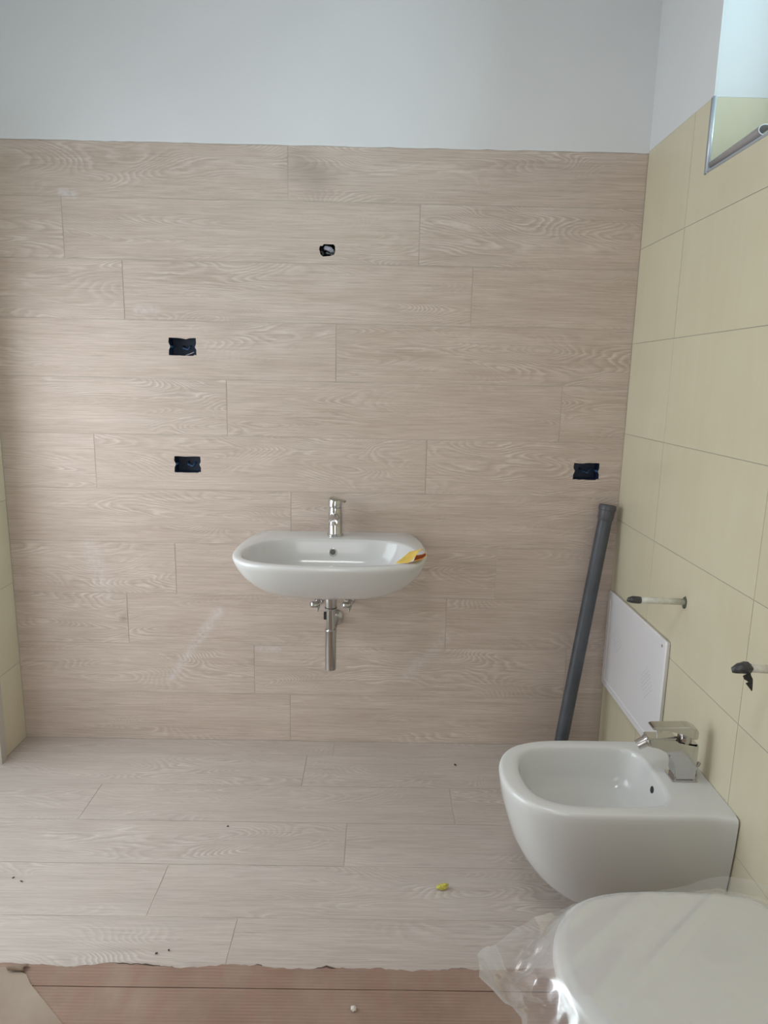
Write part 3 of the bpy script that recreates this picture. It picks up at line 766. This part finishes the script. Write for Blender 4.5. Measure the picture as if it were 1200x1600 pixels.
under(obj('screw', lathe((XR-.0162, -.526, .634), (-1, 0, 0), [(0, .0048), (.001, .0048), (.002, .003)], 14), CHROME2), e)

# ------------------------------------------------------------------ radiator pipe stubs
def stub(y, z, L, label, hang):
    e = empty('pipe_stub', (XR, y, z), label, 'pipe stub', 'capped water pipe stubs in the cream wall')
    k = .0095 if not hang else .0092
    under(obj('pipe', sweep(bmesh.new(), [(XR-.001, y, z), (XR-L*.5, y, z+.002), (XR-L+.02, y, z+.003)], k, 20), PIPEW, smooth=True), e)
    tip = XR-L
    if not hang:
        bm = sweep(bmesh.new(), [(tip+.036, y, z+.003), (tip+.030, y, z+.003), (tip+.012, y, z+.0045), (tip+.002, y, z+.003), (tip-.003, y, z-.001)], [.0100, .0108, .0106, .0080, .0028], 14)
    else:
        bm = sweep(bmesh.new(), [(tip+.030, y, z+.001), (tip+.022, y, z+.005), (tip+.008, y, z+.002), (tip-.004, y, z-.004), (tip-.008, y, z-.009)], [.0112, .0135, .0125, .0085, .002], 12)
        for v in bm.verts: v.co += Vector((noise.noise(v.co*90), noise.noise(v.co*90+Vector((9, 0, 0))), noise.noise(v.co*90+Vector((0, 7, 0)))))*.004
    t = under(obj('tape_wrap', bm, TAPE, smooth=True), e)
    if hang:
        bm = bmesh.new(); P = [(.030, -.004), (.020, -.010), (.024, -.018), (.034, -.024), (.028, -.027), (.044, -.046)]
        A = [(.036, .003), (.040, -.004), (.042, -.012), (.047, -.020), (.048, -.030), (.049, -.047)]
        for p, q in zip(P, A): pass
        va = [bm.verts.new((tip+p[0]-.010, y-.012, z+p[1])) for p in P]; vb = [bm.verts.new((tip+q[0]-.010, y-.006, z+q[1])) for q in A]
        for i in range(5): bm.faces.new((va[i], va[i+1], vb[i+1], vb[i]))
        r = bmesh.ops.solidify(bm, geom=bm.faces[:], thickness=.0025)
        under(obj('tape_tail', bm, TAPE), e)
    # chipped hole round the pipe
    bm = bmesh.new()
    n = 14; a = [bm.verts.new((XR-.0012, y+math.cos(2*PI*i/n)*(.013+rnd.uniform(-.002, .003)), z-.002+math.sin(2*PI*i/n)*(.018+rnd.uniform(-.003, .004)))) for i in range(n)]
    b = [bm.verts.new((XR-.0002, v.co.y, v.co.z)) for v in a]
    bm.faces.new(a); bm.faces.new(b[::-1])
    for i in range(n): bm.faces.new((a[i], b[i], b[(i+1) % n], a[(i+1) % n]))
    under(obj('wall_cutout', bm, plain('rough grey cutout', (.10, .105, .085), .95, var=.5, vscale=150.)), e)
stub(-.606, .802, .165, 'off-white pipe stub with black taped tip above the white cover plate', False)
stub(-1.085, .805, .097, 'off-white pipe stub with torn black tape hanging at the frame edge', True)

# ------------------------------------------------------------------ split profile lying on the window sill lip
e = empty('plastic_profile', (1.0, -.60, 2.015), 'grey-brown split plastic profile lying along the window sill edge', 'plastic profile')
bm = bmesh.new(); n = 22
def crs(y, r, x, z):
    V = []
    for k in range(n+1):
        a = math.radians(20+ (300)*k/n)      # open towards the upper right
        V.append((x+r*1.05*math.cos(a), y, z+r*.82*math.sin(a)))
    return V
secs = [(-.474, .0125, 1.0005, 2.0145), (-.56, .0135, .9995, 2.0150), (-.65, .0145, .9985, 2.0160), (-.737, .0155, .9975, 2.0170)]
A = [[bm.verts.new(p) for p in crs(*s)] for s in secs]
for i in range(len(A)-1):
    for k in range(n): bm.faces.new((A[i][k], A[i+1][k], A[i+1][k+1], A[i][k+1]))
o = under(obj('profile', bm, [PROFO, PROFI], smooth=True), e)
md = o.modifiers.new('thickness', 'SOLIDIFY'); md.thickness = .0022; md.offset = -1; md.material_offset = 0; md.material_offset_rim = 1

# ------------------------------------------------------------------ cardboard on the floor
e = empty('corrugated_cardboard', (0, -1.5, 0), 'reddish brown ribbed cardboard sheet covering the floor in front', 'cardboard')
def torn(x0, x1, y, amp):
    P = []; x = x0
    while x < x1:
        P.append((x, y+noise.noise(Vector((x*7, 3.1, 0)))*amp+rnd.uniform(-.0016, .0016)+noise.noise(Vector((x*38, 7.7, 0)))*.004)); x += rnd.uniform(.005, .013)
    P.append((x1, y)); return P
top = torn(XL+.004, .985, -1.071, .010)
CR = -1.128
def sheet(back, front_y, zt, lift):
    """ribbed sheet from the torn back edge to front_y; the back edge curls up a little here and there"""
    bm = bmesh.new(); rows = []
    ys = [0, .12, .3, .6, 1.]
    for x, yb in back:
        l = lift(x); r = []
        for k in ys:
            y = yb+(front_y-yb)*k; z = zt + l*max(0, 1-k*1.8)**2
            if k == 1.: z = zt-.0018 if front_y > -1.5 else zt
            r.append(bm.verts.new((x, y, z)))
        rows.append(r)
    for a, b in zip(rows, rows[1:]):
        for k in range(len(ys)-1): bm.faces.new((a[k], a[k+1], b[k+1], b[k]))
    return bm
lift = lambda x: (.010 if x > -.62 else 0.)*max(0, noise.noise(Vector((x*4.3, 8.8, 0)))+.15)
def thick(o, t):
    md = o.modifiers.new('thickness', 'SOLIDIFY'); md.thickness = t; md.offset = -1
    return o
thick(under(obj('cardboard_strip', sheet(top, CR+.0012, .0052, lift), CARD), e), .0032)
back2 = [(x, CR-.0012+noise.noise(Vector((x*3, 1, 0)))*.0015) for x, _ in top]
bm = bmesh.new(); rows = []
for x, y in back2: rows.append([bm.verts.new((x, yy, z)) for yy, z in ((y, .0034), (y-.004, .0050), (y-.02, .0052), (-2.4, .0052), (YF+.3, .0052))])
for a, b in zip(rows, rows[1:]):
    for k in range(4): bm.faces.new((a[k], a[k+1], b[k+1], b[k]))
thick(under(obj('cardboard_sheet', bm, CARD), e), .0032)
# dark strips painting the gap shade along the board's torn back edge
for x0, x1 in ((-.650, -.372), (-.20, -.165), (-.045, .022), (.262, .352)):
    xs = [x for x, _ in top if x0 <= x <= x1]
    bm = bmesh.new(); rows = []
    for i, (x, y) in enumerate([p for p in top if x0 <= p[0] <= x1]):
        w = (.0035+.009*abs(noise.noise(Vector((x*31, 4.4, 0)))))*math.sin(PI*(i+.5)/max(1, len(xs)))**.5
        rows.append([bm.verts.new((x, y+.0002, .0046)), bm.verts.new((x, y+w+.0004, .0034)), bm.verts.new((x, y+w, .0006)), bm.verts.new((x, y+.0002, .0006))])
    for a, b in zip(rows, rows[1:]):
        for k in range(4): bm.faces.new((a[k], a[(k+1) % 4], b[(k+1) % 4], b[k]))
    under(obj('edge_shade', bm, plain('dark edge shade', (.075, .050, .035), .95, var=.4, vscale=120.)), e)
# smooth kraft card on top at the left
P = ragged([(-1.27, -1.078), (-.80, -1.080), (-.762, -1.083)], .003, .02)[:-8]
P = [(-1.27, -1.080), (-1.1, -1.077), (-.95, -1.081), (-.86, -1.078), (-.81, -1.082), (-.780, -1.080), (-.768, -1.088), (-.750, -1.086), (-.738, -1.094), (-.722, -1.102), (-.700, -1.127), (-.643, -1.174), (-.585, -1.222), (-.36, -1.42), (-.62, -1.9), (-1.27, -1.9)]
bm = prism(P[::-1], (), .0016)
o = obj('kraft_card', bm, KRAFT); o.location = (0, 0, .0075)
tag(o, 'smooth beige kraft card with slanting edge at the bottom left', 'cardboard')
# torn curl of paper at its corner
bm = bmesh.new(); rows = []
for i in range(7):
    t = i/6; x = -.772+.040*t
    rows.append([bm.verts.new((x+.004*math.sin(7*u), -1.084-.012*u+.010*t*(1-u), .0085+.010*u*(1-u)*4*(1-.5*t)+.004*u)) for u in (0, .25, .5, .75, 1.)])
for a, b in zip(rows, rows[1:]):
    for k in range(4): bm.faces.new((a[k], a[k+1], b[k+1], b[k]))
o = obj('paper_scrap', bm, plain('brown paper scrap', (.26, .19, .14), .9, var=.2, vscale=60.), smooth=True); thick(o, .0008)
tag(o, 'small curled torn brown paper scrap on the kraft card corner', 'paper scrap')

# ------------------------------------------------------------------ bits on the floor
def lump(name, c, r, mat, label, cat, seed, flat=.5, sub_=2):
    bm = bmesh.new(); bmesh.ops.create_icosphere(bm, subdivisions=sub_, radius=1.)
    for v in bm.verts:
        d = 1+.45*noise.noise(v.co*1.6+Vector((seed, 0, 0)))
        v.co = Vector((v.co.x*r[0], v.co.y*r[1], v.co.z*r[2]))*d
    lo = min(v.co.z for v in bm.verts)
    bmesh.ops.translate(bm, verts=bm.verts, vec=(0, 0, -lo))
    o = obj(name, bm, mat); o.location = c; o.rotation_euler = (0, 0, seed)
    return tag(o, label, cat)
lump('foam_scrap', (.300, -.795, .0004), (.019, .009, .007), FOAM, 'small yellow foam scrap on the floor tiles', 'debris', .35)
lump('dark_crumb', (.403, -.160, .0004), (.006, .004, .003), CRUMB, 'tiny black crumb on the floor tiles near the back wall', 'debris', 2.2, sub_=1)
lump('plaster_chip', (.062, -1.183, .0056), (.008, .007, .004), CHIP, 'small white chip on the ribbed cardboard', 'debris', 1.3, sub_=1)
lump('dark_crumb', (-.894, -.789, .0004), (.006, .002, .002), CRUMB, 'thin dark crumb at the far left of the floor, larger one', 'debris', 2.9, sub_=1)
lump('dark_crumb', (-.925, -.775, .0004), (.004, .0015, .0015), CRUMB, 'thin dark crumb at the far left of the floor, smaller one', 'debris', .9, sub_=1)
lump('dark_crumb', (-.436, -1.030, .0004), (.004, .002, .002), CRUMB, 'dark crumb just behind the cardboard edge, left of its pair', 'debris', .4, sub_=1)
lump('dark_crumb', (-.408, -1.020, .0004), (.003, .0025, .002), CRUMB, 'dark crumb just behind the cardboard edge, right of its pair', 'debris', 1.9, sub_=1)
lump('dark_crumb', (-.366, -.535, .0004), (.004, .003, .002), CRUMB, 'tiny dark crumb alone in the middle of the left floor', 'debris', .1, sub_=1)
